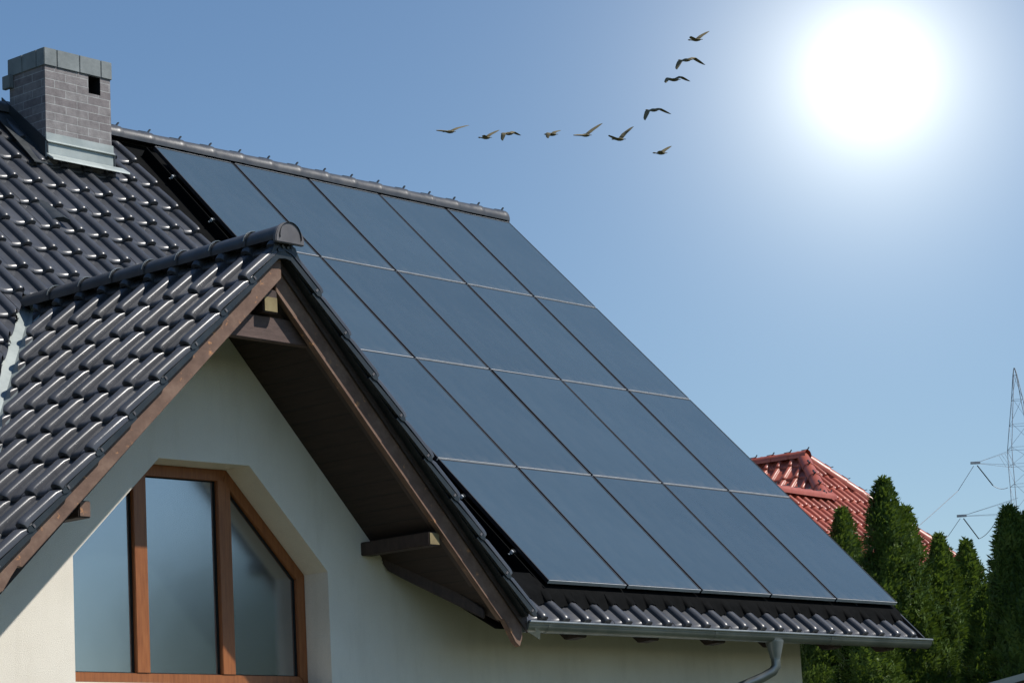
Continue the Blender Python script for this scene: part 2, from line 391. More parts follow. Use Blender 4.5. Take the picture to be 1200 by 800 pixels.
glow = mth('ADD', mth('ADD', expo(.25, .020, 2), expo(1.28, .032)), expo(.11, .13))
bg2 = nt.nodes.new('ShaderNodeBackground'); bg2.inputs[0].default_value = (1.0, .97, .82, 1); nt.links.new(glow, bg2.inputs[1])
ad = nt.nodes.new('ShaderNodeAddShader'); nt.links.new(bg.outputs[0], ad.inputs[0]); nt.links.new(bg2.outputs[0], ad.inputs[1])
nt.links.new(ad.outputs[0], nt.nodes['World Output'].inputs[0])

sl = bpy.data.lights.new('sun', 'SUN'); sl.energy = 4.8; sl.angle = R(.53); sl.color = (1.0, .955, .89)
so = bpy.data.objects.new('sun', sl); col.objects.link(so); so.rotation_euler = sun_to.to_track_quat('Z', 'Y').to_euler(); so.location = (20, -30, 40)
cam = bpy.data.cameras.new('camera'); co = bpy.data.objects.new('camera', cam); col.objects.link(co)
cam.sensor_width = 36; cam.lens = FPX/1200*36; cam.clip_start = .5; cam.clip_end = 6000
mw = Matrix((CR, CU, -CF)).transposed().to_4x4(); mw.translation = CAM; co.matrix_world = mw
sc.camera = co
sc.view_settings.view_transform = 'Standard'; sc.view_settings.look = 'None'; sc.view_settings.exposure = 0.15; sc.view_settings.gamma = 1

# ------------------------------------------------------------------ ground
g = MB(); n = 24; S_ = 2600
for i in range(n+1):
    for j in range(n+1): g.v.append(V((-S_/2+S_*i/n, -S_/2+S_*j/n, GZ)))
for i in range(n):
    for j in range(n): a = i*(n+1)+j; g.f.append((a, a+n+1, a+n+2, a+1))
tag(g.build('ground', M['grass'], fix=False), kind='structure')

# ------------------------------------------------------------------ the house
TH = .78875; st, ct = math.sin(TH), math.cos(TH)
S = V((0, -ct, -st)); NR = V((0, -st, ct))                     # down-slope and normal of the main roof
H = 1.58328                                                     # panel row pitch along the slope
def rp(x, s, o): return V((x, 0, 0)) + S*s + NR*o
GX = -3.12; GT = -2.19; TL = .93; TR = 1.015                     # cross gable: ridge x, tile apex height, slopes
YF = -4.84                                                      # plane of the verge tiles
YB = -4.738                                                      # face of the barge boards
YW = -4.0                                                       # front wall
base = V((-2.4, 0, GZ)); BASE[0] = tuple(base)
house = empty('house', base)
tag(house, 'cream rendered house with dark glossy tiled roof and brown timber gable over a wide window', 'house')

# main roof: front slope
pw, pl = .2604, .3815
x0 = -9.6; u0 = .5
k0 = math.floor((x0+1.334)/pw)
xs = -1.334 + k0*pw - .5*pw                                      # roll centres measured at x = -1.334 + k*pw
s0 = 6.69 - 18*pl
ncol = int((5.16-xs)/pw)
OFF = -.155                                                     # pan level; roll tops reach -.1
yv = lambda z: (z + .142)/1.0067                                 # main slope (roll-top plane) y at height z
VT = V((GX, yv(GT), GT))
zl = -4.9
VL = V((GX-(GT-zl)/TL, yv(zl), zl)); VRr = V((GX+(GT-zl)/TR, yv(zl), zl))
dl = (VL-VT); nl = V((dl.y, -dl.x, 0)).normalized()
if nl.x < 0: nl = -nl                                            # points to +x, into the gable wedge
dr = (VRr-VT); nr = V((dr.y, -dr.x, 0)).normalized()
if nr.x > 0: nr = -nr                                            # points to -x, into the wedge
pcl, pcr = VT - nl*.055, VT - nr*.055
AX0, AS1 = -.29, 6.20                                            # area of the roof taken up by the panel flashing
def s_of(p): return p.dot(S)
def drop_main(c):
    if (c-pcl).dot(nl) > 0 and (c-pcr).dot(nr) > 0 : return True
    if c.x > AX0 and s_of(c) < AS1: return True
    return False
mb = MB(); tiles(mb, rp(xs, s0, OFF), (1, 0, 0), S, NR, ncol, 18, pw, pl, seed=3, ok=lambda c, r: xs+c*pw > -6.8 and not (xs+c*pw > AX0+.1 and s0+(r+1.1)*pl < AS1-.1))
cuts = [(pcl, nl), (pcr, nr), (V((AX0, 0, 0)), V((1, 0, 0))), (S*AS1, S)]
roof = cut_build(mb, 'roof', M['tile'], house, cuts, drop_main)
# roof deck below the tiles (one closed slab each side of the ridge)
sb = MB()
YR = .30; ZR = YR*1.0067 - .142 - .05
zdeck = lambda y: 1.0067*y - .142 - .085
def deck(x0, x1): 
    sb.add([(x0, -4.62, zdeck(-4.62)), (x1, -4.62, zdeck(-4.62)), (x1, YR, zdeck(YR)), (x0, YR, zdeck(YR))], [(0, 1, 2, 3)])
deck(-9.4, -6.4); deck(-.7, 5.1)
sb.add([(-6.4, -1.8, zdeck(-1.8)), (-.9, -1.8, zdeck(-1.8)), (-.9, YR, zdeck(YR)), (-6.4, YR, zdeck(YR))], [(0, 1, 2, 3)])
sub(sb, 'roof_deck', M['barge_dark'], roof, fix=False)
# back slope
bk = MB(); bk.obox((-9.5, YR-.02, zdeck(YR)), (14.6, 0, 0), (0, 5.0, -5.03), (0, .06, .06)); bk.build('back_roof', M['tile'], house)
# a vent tile on the left part of the slope
vt = MB()
vx, vs = -2.02, 1.62
vt.prism([rp(vx-.13, vs+.06, -.075), rp(vx+.08, vs+.06, -.075), rp(vx+.05, vs+.055, -.045), rp(vx-.02, vs+.05, -.03), rp(vx-.09, vs+.055, -.045)], rp(0, -.34, -.055))
sub(vt, 'vent_tile', M['tile_dark'], roof, smooth=40)
# ridge
rm, cm = MB(), []
ridge_line(rm, (5.17, .285, .105), (-9.5, .285, .105), .105, .385, clipmb=cm)
rc = rm.build('ridge_cap', M['ridge'], house, smooth=50, fix=False)
for c_ in cm: sub(c_, 'ridge_clip', M['dark_metal'], rc)
# ridge end disc
ed = MB(); ed.tube([(5.17, .285, .105), (5.21, .285, .105)], .108, 20); sub(ed, 'end_disc', M['ridge_end'], rc, smooth=40)
# flashings of the in-roof array
fl = MB()
fl.add([rp(AX0-.03, -.37, -.150), rp(5.13, -.37, -.150), rp(5.13, 6.30, -.150), rp(AX0-.03, 6.30, -.150)], [(0, 3, 2, 1)])
fl.obox(rp(5.02, -.12, -.150), (0.004, 0, 0), S*6.42, NR*.085)
fl.obox(rp(-.02, -.05, -.148), (.012, 0, 0), S*6.40, NR*.09)
fl.build('panel_flashing', M['black_sheet'], house, fix=False)
ap = MB()
nx = ncol*len(US)
cols_ = []
for c in range(ncol):
    for u in US[:-1]: cols_.append((c, u))
rndA = random.Random(5)
rows_ = 10
xs_list = [(xs+(c+u)*pw, roll(u)) for c, u in cols_ if xs+(c+u)*pw > AX0-.06]
wav = [rndA.gauss(0, .006) for _ in xs_list]
for j in range(rows_):
    for i, (xx, hh) in enumerate(xs_list):
        s1 = 6.49 + .012*math.sin(xx*24.13) + wav[i] + .018*math.sin(xx*3.1)
        s_ = 6.16 + (s1-6.16)*j/(rows_-1)
        f = min(1, max(0, (j/(rows_-1)-.66)/.34))
        tl = OFF + hh + .031*((s_-s0)/pl % 1) + .016
        lead = -.066 + (tl + .066)*f
        ap.v.append(rp(xx, s_, max(lead, tl) if s_ > 6.2 else lead))
k = len(xs_list)
for j in range(rows_-1):
    for i in range(k-1): a = j*k+i; ap.f.append((a, a+k, a+k+1, a+1))
apo = ap.build('apron_flashing', M['black_sheet'], house, smooth=60, fix=False)
# right verge trim of the main roof
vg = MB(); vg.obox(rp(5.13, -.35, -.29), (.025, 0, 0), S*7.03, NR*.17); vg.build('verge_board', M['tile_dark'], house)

# cross gable roof slopes
def gslope(sign, tanv):
    q = 1/math.sqrt(1+tanv*tanv)
    D = V((sign*q, 0, -tanv*q)); Nn = V((sign*tanv*q, 0, q)); return D, Nn
DL, NLn = gslope(-1, TL); DRr, NRn = gslope(1, TR)
gp = .2604
LL = (5.76+GX)/abs(DL.x)                                        # slope length to the left eave
verge_of = {}
for sign, D, Nn, nm, L in ((-1, DL, NLn, 'left', 3.62), (1, DRr, NRn, 'right', 3.62)):
    mb = MB()
    nrow = 10; first = .56-.385*1
    O = V((GX, YF+.170-gp, GT)) + Nn*(-.055-.030) + D*(L-nrow*.385)
    ncg = 17
    tiles(mb, O, (0, 1, 0), D, Nn, ncg, nrow, gp, .385, seed=11+sign, flat=.35)
    npl, pc = (nl, VT + nl*.05) if sign < 0 else (nr, VT + nr*.05)
    def drop(c, npl=npl, pc=pc): return c.y < YF-.011 or (c-pc).dot(npl) < 0 or (sign < 0 and c.x > GX) or (sign > 0 and c.x < GX)
    cut_build(mb, 'gable_roof', M['tile'], house, [(pc, npl), (V((GX, 0, 0)), V((1, 0, 0))), (V((0, YF-.011, 0)), V((0, 1, 0)))], drop)
    # verge tiles: stepped flank plates, one per course
    vb, vc = MB(), []
    for r in range(nrow):
        a = L-nrow*.385 + r*.385
        if a+.385 < .1: continue
        a0 = max(a-.05, .06); a1 = a+.385+.012
        P = V((GX, YF-.012, GT))
        def q(s_, o): return P + D*s_ + Nn*o
        lft = .024
        yy = V((0, .011, 0)); vb.prism([q(a0, -.088)+yy, q(a0, -.122)+yy, q(a1-.03, -.122+lft), q(a1, -.105+lft), q(a1, -.070+lft*.3), q(a1-.02, -.062+lft*.3)], (0, .026, 0))
        vc.append(MB().obox(q(a1-.065, -.112+lft)+V((0, -.004, 0)), D*.014, Nn*.024, V((0, .006, 0))))
    vb.obox(V((GX, YF+.02, GT)) + D*.06 - Nn*.118, D*(L-.09), V((0, .25, 0)), Nn*.012)
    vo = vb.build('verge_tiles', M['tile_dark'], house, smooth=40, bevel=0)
    for c_ in vc: sub(c_, 'verge_clip', M['ridge_end'], vo)
# deck of the gable roof and the soffit boarding of its overhang
for sign, tn, xe in ((-1, TL, -5.62), (1, TR, -.72)):
    sf = MB()
    zt = lambda x_: GT - tn*abs(x_-GX)
    o1, o2 = .132, .385
    if sign < 0: plan = [(GX, -4.69), (xe, -4.69), (xe, -3.95), (-4.6, -3.65), (GX, -2.75)]
    else: plan = [(GX, -4.69), (-.86, -4.69), (-1.34, -4.0), (-1.5, -3.9), (GX, -2.4)]
    n_ = len(plan)
    sf.add([(x_, y_, zt(x_)-o1) for x_, y_ in plan] + [(x_, y_, zt(x_)-o2) for x_, y_ in plan],
           [tuple(range(n_)), tuple(range(2*n_-1, n_-1, -1))] + [(i, (i+1) % n_, n_+(i+1) % n_, n_+i) for i in range(n_)])
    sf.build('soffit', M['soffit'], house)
    # boards in the soffit: thin battens between the boards, running along y
# gable ridge cap with its round end
rm, cm = MB(), []
ridge_line(rm, (GX, YF-.03, GT-.064), (GX, -1.98, GT-.064), .100, .36, clipmb=cm, n=14, pins=False)
grc = rm.build('gable_ridge_cap', M['ridge'], house, smooth=50, fix=False)
for c_ in cm: sub(c_, 'ridge_clip', M['zinc'], grc)
ed = MB(); ed.prism([V((GX+.140*math.cos(a_), YF-.060, GT-.098+.140*math.sin(a_))) for a_ in [-.12+(math.pi+.24)*i/24 for i in range(25)]], (0, .035, 0))
eo = sub(ed, 'end_disc', M['ridge_end'], grc, smooth=40, bevel=.006)
# dark filler under the ridge end
MB().prism([(GX-.16, YF-.004, GT-.23), (GX-.10, YF-.004, GT-.12), (GX+.10, YF-.004, GT-.12), (GX+.16, YF-.004, GT-.24), (GX, YF-.004, GT-.21)], (0, .05, 0)).build('ridge_filler', M['tile_dark'], house)

# barge boards (front face in y = YB) with shaped lower ends, and a narrower fascia strip above
def ogee(sign, x_end, zt, lo, hi, dx):
    """outline of the board in the plane y = YB, apex to shaped end"""
    p = [(GX, zt(GX)-hi), (GX, zt(GX)-lo)]
    e = x_end
    p += [(e-sign*.20, zt(e-sign*.20)-lo), (e-sign*.165, zt(e-sign*.165)-lo+.035), (e-sign*.12, zt(e-sign*.12)-lo+.02), (e-sign*.05, zt(e-sign*.05)-lo-.015), (e-sign*.0, zt(e)-lo+.0),
          (e+sign*.035, zt(e)-lo+.07), (e+sign*.03, zt(e)-hi-.02), (e, zt(e)-hi)]
    return [V((x_, YB-dx, z_)) for x_, z_ in p]
ztL = lambda x_: GT - .915*abs(x_-GX)
ztR = lambda x_: GT - 1.005*abs(x_-GX)
bl = MB().prism(ogee(-1, -5.66, ztL, .342, .11, .060), (0, .05, 0)).build('barge_board', M['barge'], house, bevel=.004)
bl['label'] = 'sunlit barge board with peeling stain'
br_ = MB().prism(ogee(1, -.70, ztR, .430, .125, 0), (0, .05, 0)).build('barge_board', M['barge'], house, bevel=.004)
for sign, zt, xe in ((-1, ztL, -5.64), (1, ztR, -.62)):
    hq = .165 if sign < 0 else .245; yq = YB-.018-(.060 if sign < 0 else 0)
    f = MB().prism([V((GX, yq, zt(GX)-.10)), V((GX, yq, zt(GX)-hq)), V((xe, yq, zt(xe)-hq)), V((xe, yq, zt(xe)-.10))], (0, .016, 0))
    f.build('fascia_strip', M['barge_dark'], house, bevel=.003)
# rafter behind each barge board, collar beam, ridge purlin, side purlins
for sign, zt, xe in ((-1, ztL, -5.3), (1, ztR, -1.05)):
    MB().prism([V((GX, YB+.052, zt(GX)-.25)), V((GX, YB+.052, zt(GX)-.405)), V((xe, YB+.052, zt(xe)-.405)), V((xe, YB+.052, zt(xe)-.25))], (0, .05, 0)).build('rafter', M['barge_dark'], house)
rpz = GT-.44
rpl = MB().box((GX-.123, YB+.004, rpz-.145), (GX+.013, YW, rpz+.02)).build('ridge_purlin', M['barge_dark'], house, bevel=.006)
sub(MB().box((GX-.115, YB-.002, rpz-.138), (GX+.005, YB+.002, rpz-.036)), 'cut_end', M['cut_end'], rpl)
cbm = MB().prism([V((GX-.46, -4.668, GT-.770)), V((GX+.42, -4.668, GT-.770)), V((GX+.24, -4.668, GT-.600)), V((GX-.27, -4.668, GT-.600))], (0, .07, 0)).build('collar_beam', M['beam'], house, bevel=.005)
def purlin(xc, ztop, h, wd, y0=-4.70):
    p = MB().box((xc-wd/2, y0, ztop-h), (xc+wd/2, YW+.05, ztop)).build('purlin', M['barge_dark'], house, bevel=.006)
    sub(MB().box((xc-wd/2+.008, y0-.003, ztop-h+.008), (xc+wd/2-.008, y0+.01, ztop-.008)), 'cut_end', M['cut_end'] if xc > GX else M['barge'], p)
purlin(-1.555, -4.225, .10, .115)
purlin(-4.865, -4.205, .11, .10)
# valley rafter with rounded tail, under the right eave of the gable
a, b_ = V((-1.40, -4.0, -4.37)), V((-.99, -4.65, -4.84)); d = (b_-a)
up = V((0, 0, .14)); sd = V((.07, .05, 0))
vr = MB().prism([a+V((0, .02, .04)), a+d*.06-V((0, 0, .03)), a+d*.2-V((0, 0, .03)), b_, b_+up*.5, a+d*.5+up*.9, a+up*.9], sd).build('valley_rafter', M['barge_dark'], house, bevel=.008)
# valley flashings: pale metal strips in the two valleys
for nn, dd, sg in ((nl, dl, 1), (nr, dr, -1)):
    e = nn*.10; dz = V((0, 0, -.055))
    MB().add([VT-e+dz+V((0, 0, .02)), VT+dz+V((0, 0, -.035)), VT+e+dz+V((0, 0, .02)), VT+dd+e+dz+V((0, 0, .02)), VT+dd+dz+V((0, 0, -.035)), VT+dd-e+dz+V((0, 0, .02))], [(0, 1, 4, 5), (1, 2, 3, 4)]).build('valley_flashing', M['lead'], house, fix=False)

# front wall with the window opening, side and back walls
OPN = [(-4.39, -5.30), (-1.975, -5.30), (-1.975, -4.46), (-2.735, -3.725), (-3.60, -3.735), (-4.39, -4.46)]
zs = lambda x_: GT-.36 - (TL if x_ < GX else TR)*abs(x_-GX)
out = [(-9, GZ), (4.03, GZ), (4.03, -4.30), (-1.40, -4.30), (-1.40, zs(-1.40)), (GX, zs(GX)), (-5.55, zs(-5.55)), (-5.55, -4.80), (-9, -4.80)]
bm = bmesh.new()
def loop(pts):
    vs = [bm.verts.new((x_, YW, z_)) for x_, z_ in pts]
    return [bm.edges.new((vs[i], vs[(i+1) % len(vs)])) for i in range(len(vs))]
es = loop(out) + loop(OPN)
bmesh.ops.triangle_fill(bm, use_beauty=True, use_dissolve=False, edges=es)
tris = [[v_.co.copy() for v_ in f.verts] for f in bm.faces]; bm.free()
wm = MB()
for t in tris:
    nrm = (t[1]-t[0]).cross(t[2]-t[0])
    wm.add(t if nrm.y < 0 else t[::-1], [(0, 1, 2)])
RC = .245
for i in range(len(OPN)):
    a, b_ = OPN[i], OPN[(i+1) % len(OPN)]
    wm.add([(a[0], YW, a[1]), (b_[0], YW, b_[1]), (b_[0], YW+RC+.12, b_[1]), (a[0], YW+RC+.12, a[1])], [(0, 1, 2, 3)])
wm.add([(4.03, YW, GZ), (4.03, 4.6, GZ), (4.03, 4.6, -4.8), (4.03, .3, -.05), (4.03, YW, -4.8)][::1], [(0, 1, 2, 3, 4)])
wm.add([(-9, YW, GZ), (-9, 4.6, GZ), (-9, 4.6, -4.8), (-9, .3, -.05), (-9, YW, -4.8)], [(4, 3, 2, 1, 0)])
wm.add([(-9, 4.6, GZ), (4.03, 4.6, GZ), (4.03, 4.6, -4.8), (-9, 4.6, -4.8)], [(3, 2, 1, 0)])
wm.build('wall', M['render'], house, fix=False)
# eaves soffit of the main roof and its rafter tails
MB().add([(-.84, -4.62, zdeck(-4.62)-.03), (5.08, -4.62, zdeck(-4.62)-.03), (5.08, YW+.1, zdeck(-4.0)-.02), (-1.40, YW+.1, zdeck(-4.0)-.02)], [(0, 1, 2, 3)]).build('eaves_soffit', M['soffit'], house, fix=False)
MB().box((-.62, -4.645, -4.925), (5.08, -4.625, -4.885)).build('fascia', M['barge_dark'], house, bevel=.004)
for xr in (.21, 1.13, 2.03, 2.86, 3.75, 4.6):
    p = [V((xr-.06, -4.615, -4.86)), V((xr-.06, -4.60, -4.945)), V((xr-.06, -4.47, -4.955)), V((xr-.06, -4.0, -4.52)), V((xr-.06, -4.0, -4.35))]
    MB().prism(p, (.12, 0, 0)).build('rafter_tail', M['barge_dark'], house, bevel=.006)

# the window
WY = YW+RC
def inset(poly, d):
    n_ = len(poly); res = []
    for i in range(n_):
        p0, p1, p2 = V(poly[i-1]), V(poly[i]), V(poly[(i+1) % n_])
        a_ = (p1-p0).normalized(); b_ = (p2-p1).normalized()
        na, nb = V((-a_.y, a_.x)), V((-b_.y, b_.x)); m_ = (na+nb); m_ = m_/m_.dot(na)
        res.append((p1.x+m_.x*d, p1.y+m_.y*d))
    return res
P0 = [(x_, z_) for x_, z_ in OPN]; P1 = inset(P0, .085)
P1[0] = (P1[0][0], -5.212); P1[1] = (P1[1][0], -5.212)
wf = MB(); n_ = 6
for i in range(n_):
    j = (i+1) % n_
    q = [P0[i], P0[j], P1[j], P1[i]]
    wf.prism([V((x_, WY, z_)) for x_, z_ in q], (0, .07, 0))
win = wf.build('window', M['frame'], house, bevel=.004)
win['label'] = 'wide six sided window with orange brown frame'
def zin(x_):                                                    # top of the glazed field at x
    for i in range(2, 5):
        (xa, za), (xb, zb) = P1[i], P1[i+1]
        if min(xa, xb) <= x_ <= max(xa, xb): return za + (zb-za)*(x_-xa)/(xb-xa)
    return P1[2][1]
mx1, mx2 = (-3.635, -3.515), (-2.83, -2.705)
for a_, b_ in (mx1, mx2):
    sub(MB().prism([V((a_, WY-.006, -5.21)), V((b_, WY-.006, -5.21)), V((b_, WY-.006, zin(b_)+.004)), V(((a_+b_)/2, WY-.006, zin((a_+b_)/2)+.004)), V((a_, WY-.006, zin(a_)+.004))], (0, .074, 0)), 'mullion', M['frame'], win, bevel=.004)
xl, xr_ = P1[0][0], P1[1][0]
for (a_, b_), tops in (((xl, mx1[0]), [P1[5]]), ((mx1[1], mx2[0]), [P1[4]]), ((mx2[1], xr_), [P1[2]])):
    pts = [(a_, -5.212), (b_, -5.212)]
    for (x_, z_) in sorted([(b_, zin(b_-.0005)), (a_, zin(a_+.0005))] + [t for t in P1[2:6] if a_+.003 < t[0] < b_-.003], key=lambda q_: -q_[0]): pts.append((x_, z_))
    sub(MB().prism([V((x_, WY+.035, z_)) for x_, z_ in pts], (0, .012, 0)), 'pane', M['glass'], win)
    # black rubber gasket line round the pane
    gk = MB()
    for i in range(len(pts)):
        (xa, za), (xb, zb) = pts[i], pts[(i+1) % len(pts)]
        if math.hypot(xa-xb, za-zb) > .03: gk.bar((xa, WY+.033, za), (xb, WY+.033, zb), .016, .016, up=(0, 1, 0))
    sub(gk, 'gasket', M['black'], win)
sub(MB().prism([V((-4.386, YW-.045, -5.330)), V((-4.386, WY-.002, -5.288)), V((-4.386, WY-.002, -5.280)), V((-4.386, YW-.048, -5.322)), V((-4.386, YW-.048, -5.345)), V((-4.386, YW-.045, -5.345))], (2.407, 0, 0)), 'sill', M['sill'], win)

# chimney
CX0, CX1, CY0, CY1, CZ0, CZ1 = -1.505, -.762, -.30, .19, -.72, .415
hx0, hx1, hz0, hz1 = -1.015, -.878, .245, .408
ch = MB()
def fq(x0, x1, z0, z1): ch.add([(x0, CY0, z0), (x1, CY0, z0), (x1, CY0, z1), (x0, CY0, z1)], [(0, 1, 2, 3)])
fq(CX0, hx0, CZ0, CZ1); fq(hx1, CX1, CZ0, CZ1); fq(hx0, hx1, CZ0, hz0); fq(hx0, hx1, hz1, CZ1)
ch.add([(CX0, CY0, CZ0), (CX0, CY1, CZ0), (CX0, CY1, CZ1), (CX0, CY0, CZ1)], [(3, 2, 1, 0)])
ch.add([(CX1, CY0, CZ0), (CX1, CY1, CZ0), (CX1, CY1, CZ1), (CX1, CY0, CZ1)], [(0, 1, 2, 3)])
ch.add([(CX0, CY1, CZ0), (CX1, CY1, CZ0), (CX1, CY1, CZ1), (CX0, CY1, CZ1)], [(3, 2, 1, 0)])
chim = ch.build('chimney', M['brick'], house, fix=False)
hb = MB(); hb.add([(hx0, CY0, hz0), (hx1, CY0, hz0), (hx1, CY0, hz1), (hx0, CY0, hz1), (hx0, CY0+.14, hz0), (hx1, CY0+.14, hz0), (hx1, CY0+.14, hz1), (hx0, CY0+.14, hz1)], [(0, 1, 5, 4), (1, 2, 6, 5), (2, 3, 7, 6), (3, 0, 4, 7), (4, 5, 6, 7)])
sub(hb, 'vent_hole', M['black'], chim, fix=False)
cp = MB()
o_ = .013; z0, z1 = .412, .572
fx = [CX0-o_, CX0+.13, CX0+.385, CX0+.63, CX1+o_]
for i in range(4): cp.box((fx[i]+(.003 if i else 0), CY0-o_, z0), (fx[i+1]-(.003 if i < 3 else 0), CY0+.10, z1))
fy = [CY0+.103, CY0+.30, CY1+o_]
for i in range(2):
    cp.box((CX0-o_, fy[i], z0), (CX0+.10, fy[i+1]-.004, z1)); cp.box((CX1-.10, fy[i], z0), (CX1+o_, fy[i+1]-.004, z1))
cp.box((CX0+.104, CY1-.10, z0), (CX1-.104, CY1+o_-.004, z1)); cp.box((CX0+.06, CY0+.06, z0+.02), (CX1-.06, CY1-.06, z1-.03))
cp.box((CX0-.045, CY1-.06, .30), (CX0-.002, CY1+.05, .42))
sub(cp, 'cap', M['cap'], chim, bevel=.004)
# flashing: front collar in two folds, side pieces along the slope
fz = -.205
ff = MB()
ff.prism([V((CX0-.012, CY0-.004, -.198)), V((CX0-.012, CY0-.012, -.200)), V((CX0-.012, CY0-.014, -.270)), V((CX0-.012, CY0-.040, -.290)), V((CX0-.012, CY0-.036, -.296)), V((CX0-.012, CY0-.004, -.275))], (CX1-CX0+.024, 0, 0))
ff.box((CX0-.018, CY0-.020, -.43), (CX1+.018, CY0-.006, -.280))
ff.prism([V((CX0-.03, CY0-.03, -.395)), V((CX0-.03, CY0-.035, -.42)), V((CX0-.03, CY0-.13, -.475)), V((CX0-.03, CY0-.125, -.455))], (CX1-CX0+.13, 0, 0))
sub(ff, 'flashing', M['lead'], chim, bevel=.003)
def zr(y): return 1.0067*y - .142
for xx, e in ((CX0-.014, 1), (CX1+.002, 1)):
    sfm = MB(); sfm.prism([V((xx, CY0-.03, zr(CY0)-.12)), V((xx, CY1+.1, zr(CY1)+.0)), V((xx, CY1+.1, zr(CY1)+.20)), V((xx, CY0-.03, zr(CY0)+.16))], (.012, 0, 0))
    sub(sfm, 'side_flashing', M['dark_metal'], chim)
sfm = MB(); sfm.prism([V((CX0-.20, CY0-.08, zr(CY0-.08)+.012)), V((CX0-.20, CY1+.08, zr(CY1+.08)+.012)), V((CX0-.20, CY1+.08, zr(CY1+.08)+.022)), V((CX0-.20, CY0-.08, zr(CY0-.08)+.022))], (.20, 0, 0)); sub(sfm, 'side_flashing', M['dark_metal'], chim)
sfm = MB(); sfm.prism([V((CX1, CY0-.02, zr(CY0-.02)+.012)), V((CX1, CY1+.08, zr(CY1+.08)+.012)), V((CX1, CY1+.08, zr(CY1+.08)+.022)), V((CX1, CY0-.02, zr(CY0-.02)+.022))], (.07, 0, 0))
sub(sfm, 'side_flashing', M['dark_metal'], chim)

# gutter (half round) with downpipe
gy, gz, gr = -4.715, -4.865, .066
gt = MB(); n_ = 14; pts = []
for i in range(n_+1):
    a_ = math.pi*(1+i/n_); pts.append((gy+gr*math.cos(a_), gz+gr*math.sin(a_)*1.12))
pts_o = pts; pts_i = [(gy+(gr-.004)*math.cos(math.pi*(1+i/n_)), gz+(gr-.004)*math.sin(math.pi*(1+i/n_))*1.12) for i in range(n_+1)]
ring = pts_o + pts_i[::-1]
x0g, x1g = -.63, 5.02
gt.v += [V((x0g, y, z)) for y, z in ring] + [V((x1g, y, z)) for y, z in ring]; q = len(ring)
gt.f += [(i, (i+1) % q, q+(i+1) % q, q+i) for i in range(q)]
gt.tube([(x0g, gy-gr, gz+.002), (x1g, gy-gr, gz+.002)], .012, 10)
for xe in (x0g, x1g-.006): gt.prism([V((xe, y, z)) for y, z in pts_o], (.006, 0, 0))
go = gt.build('gutter', M['zinc'], house, smooth=40)
# overlap joint bands
for xj in (-.40, 1.72, 3.4):
    jb = MB()
    for i in range(n_):
        (ya, za), (yb, zb) = pts_o[i], pts_o[i+1]; c0 = V((0, gy, gz))
        ja = V((xj, gy+(ya-gy)*1.04, gz+(za-gz)*1.04)); jc = V((xj, gy+(yb-gy)*1.04, gz+(zb-gz)*1.04))
        jb.add([ja, jc, jc+V((.03, 0, 0)), ja+V((.03, 0, 0))], [(0, 1, 2, 3)])
    sub(jb, 'joint_band', M['zinc'], go, smooth=50, fix=False)
dx = 2.63
dp = MB()
dp.tube([(dx, gy, gz-.055), (dx, gy, gz-.075), (dx, gy, gz-.19), (dx, gy, gz-.205)], [.078, .077, .047, .046], 18)
dp.tube([(dx, gy, gz-.20), (dx, gy, gz-.27), (dx-.025, gy+.02, gz-.315), (dx-.09, gy+.08, gz-.36), (dx-.30, gy+.30, gz-.47), (dx-.45, gy+.48, gz-.56), (dx-.49, gy+.55, gz-.63), (dx-.49, gy+.57, gz-.75), (dx-.49, gy+.57, GZ+.05)], .041, 16)
dpo = dp.build('downpipe', M['zinc'], house, smooth=45)

# ------------------------------------------------------------------ solar panels (each one its own thing) and rails
def panel_proto():
    o = empty('solar_panel', (0, 0, 0)); del o['wb']
    W, L_ = .978, H-.016
    x0p, y0p = .011, .008
    f = MB(); t = .034; rim = .011
    f.box((x0p, y0p, -t), (x0p+rim, y0p+L_, 0)); f.box((x0p+W-rim, y0p, -t), (x0p+W, y0p+L_, 0))
    f.box((x0p+rim, y0p, -t), (x0p+W-rim, y0p+rim, -.0015)); f.box((x0p+rim, y0p+L_-rim, -t), (x0p+W-rim, y0p+L_, -.0015))
    f.build('frame', M['black_frame'], o)
    MB().box((x0p+rim, y0p+rim, -.012), (x0p+W-rim, y0p+L_-rim, -.003)).build('glass', M['pv'], o)
    MB().box((x0p+.004, y0p-.0045, -.030), (x0p+W-.004, y0p-.0005, .0015)).build('edge_trim', M['alu'], o)
    MB().box((x0p+.004, y0p+L_+.0005, -.024), (x0p+W-.02, y0p+L_+.003, .001)).build('edge_trim', M['alu'], o)
    return o
proto = panel_proto()
rownames = ['top row just below the ridge', 'second row from the top', 'third row from the top', 'bottom row just above the gutter']
colnames = ['far left', 'second from the left', 'middle', 'second from the right', 'far right']
rotm = Matrix((V((1, 0, 0)), -S, NR)).transposed().to_4x4()
def children(o): return [c for c in bpy.data.objects if c.parent == o]
rp_ = random.Random(4)
first_p = True
kids = children(proto)
for r in range(4):
    for c in range(5):
        if first_p: o = proto; first_p = False
        else:
            o = proto.copy(); col.objects.link(o)
            for ch_ in kids:
                k_ = ch_.copy(); col.objects.link(k_); k_.parent = o
        m_ = rotm @ Matrix.Rotation(rp_.gauss(0, .0009), 4, 'X') @ Matrix.Rotation(rp_.gauss(0, .0009), 4, 'Y')
        m_.translation = rp(c, (r+1)*H, rp_.gauss(0, .0012)); o.matrix_world = m_
        tag(o, 'black solar panel, %s in the %s' % (colnames[c], rownames[r]), 'solar panel', 'solar panels on the dark tiled roof')
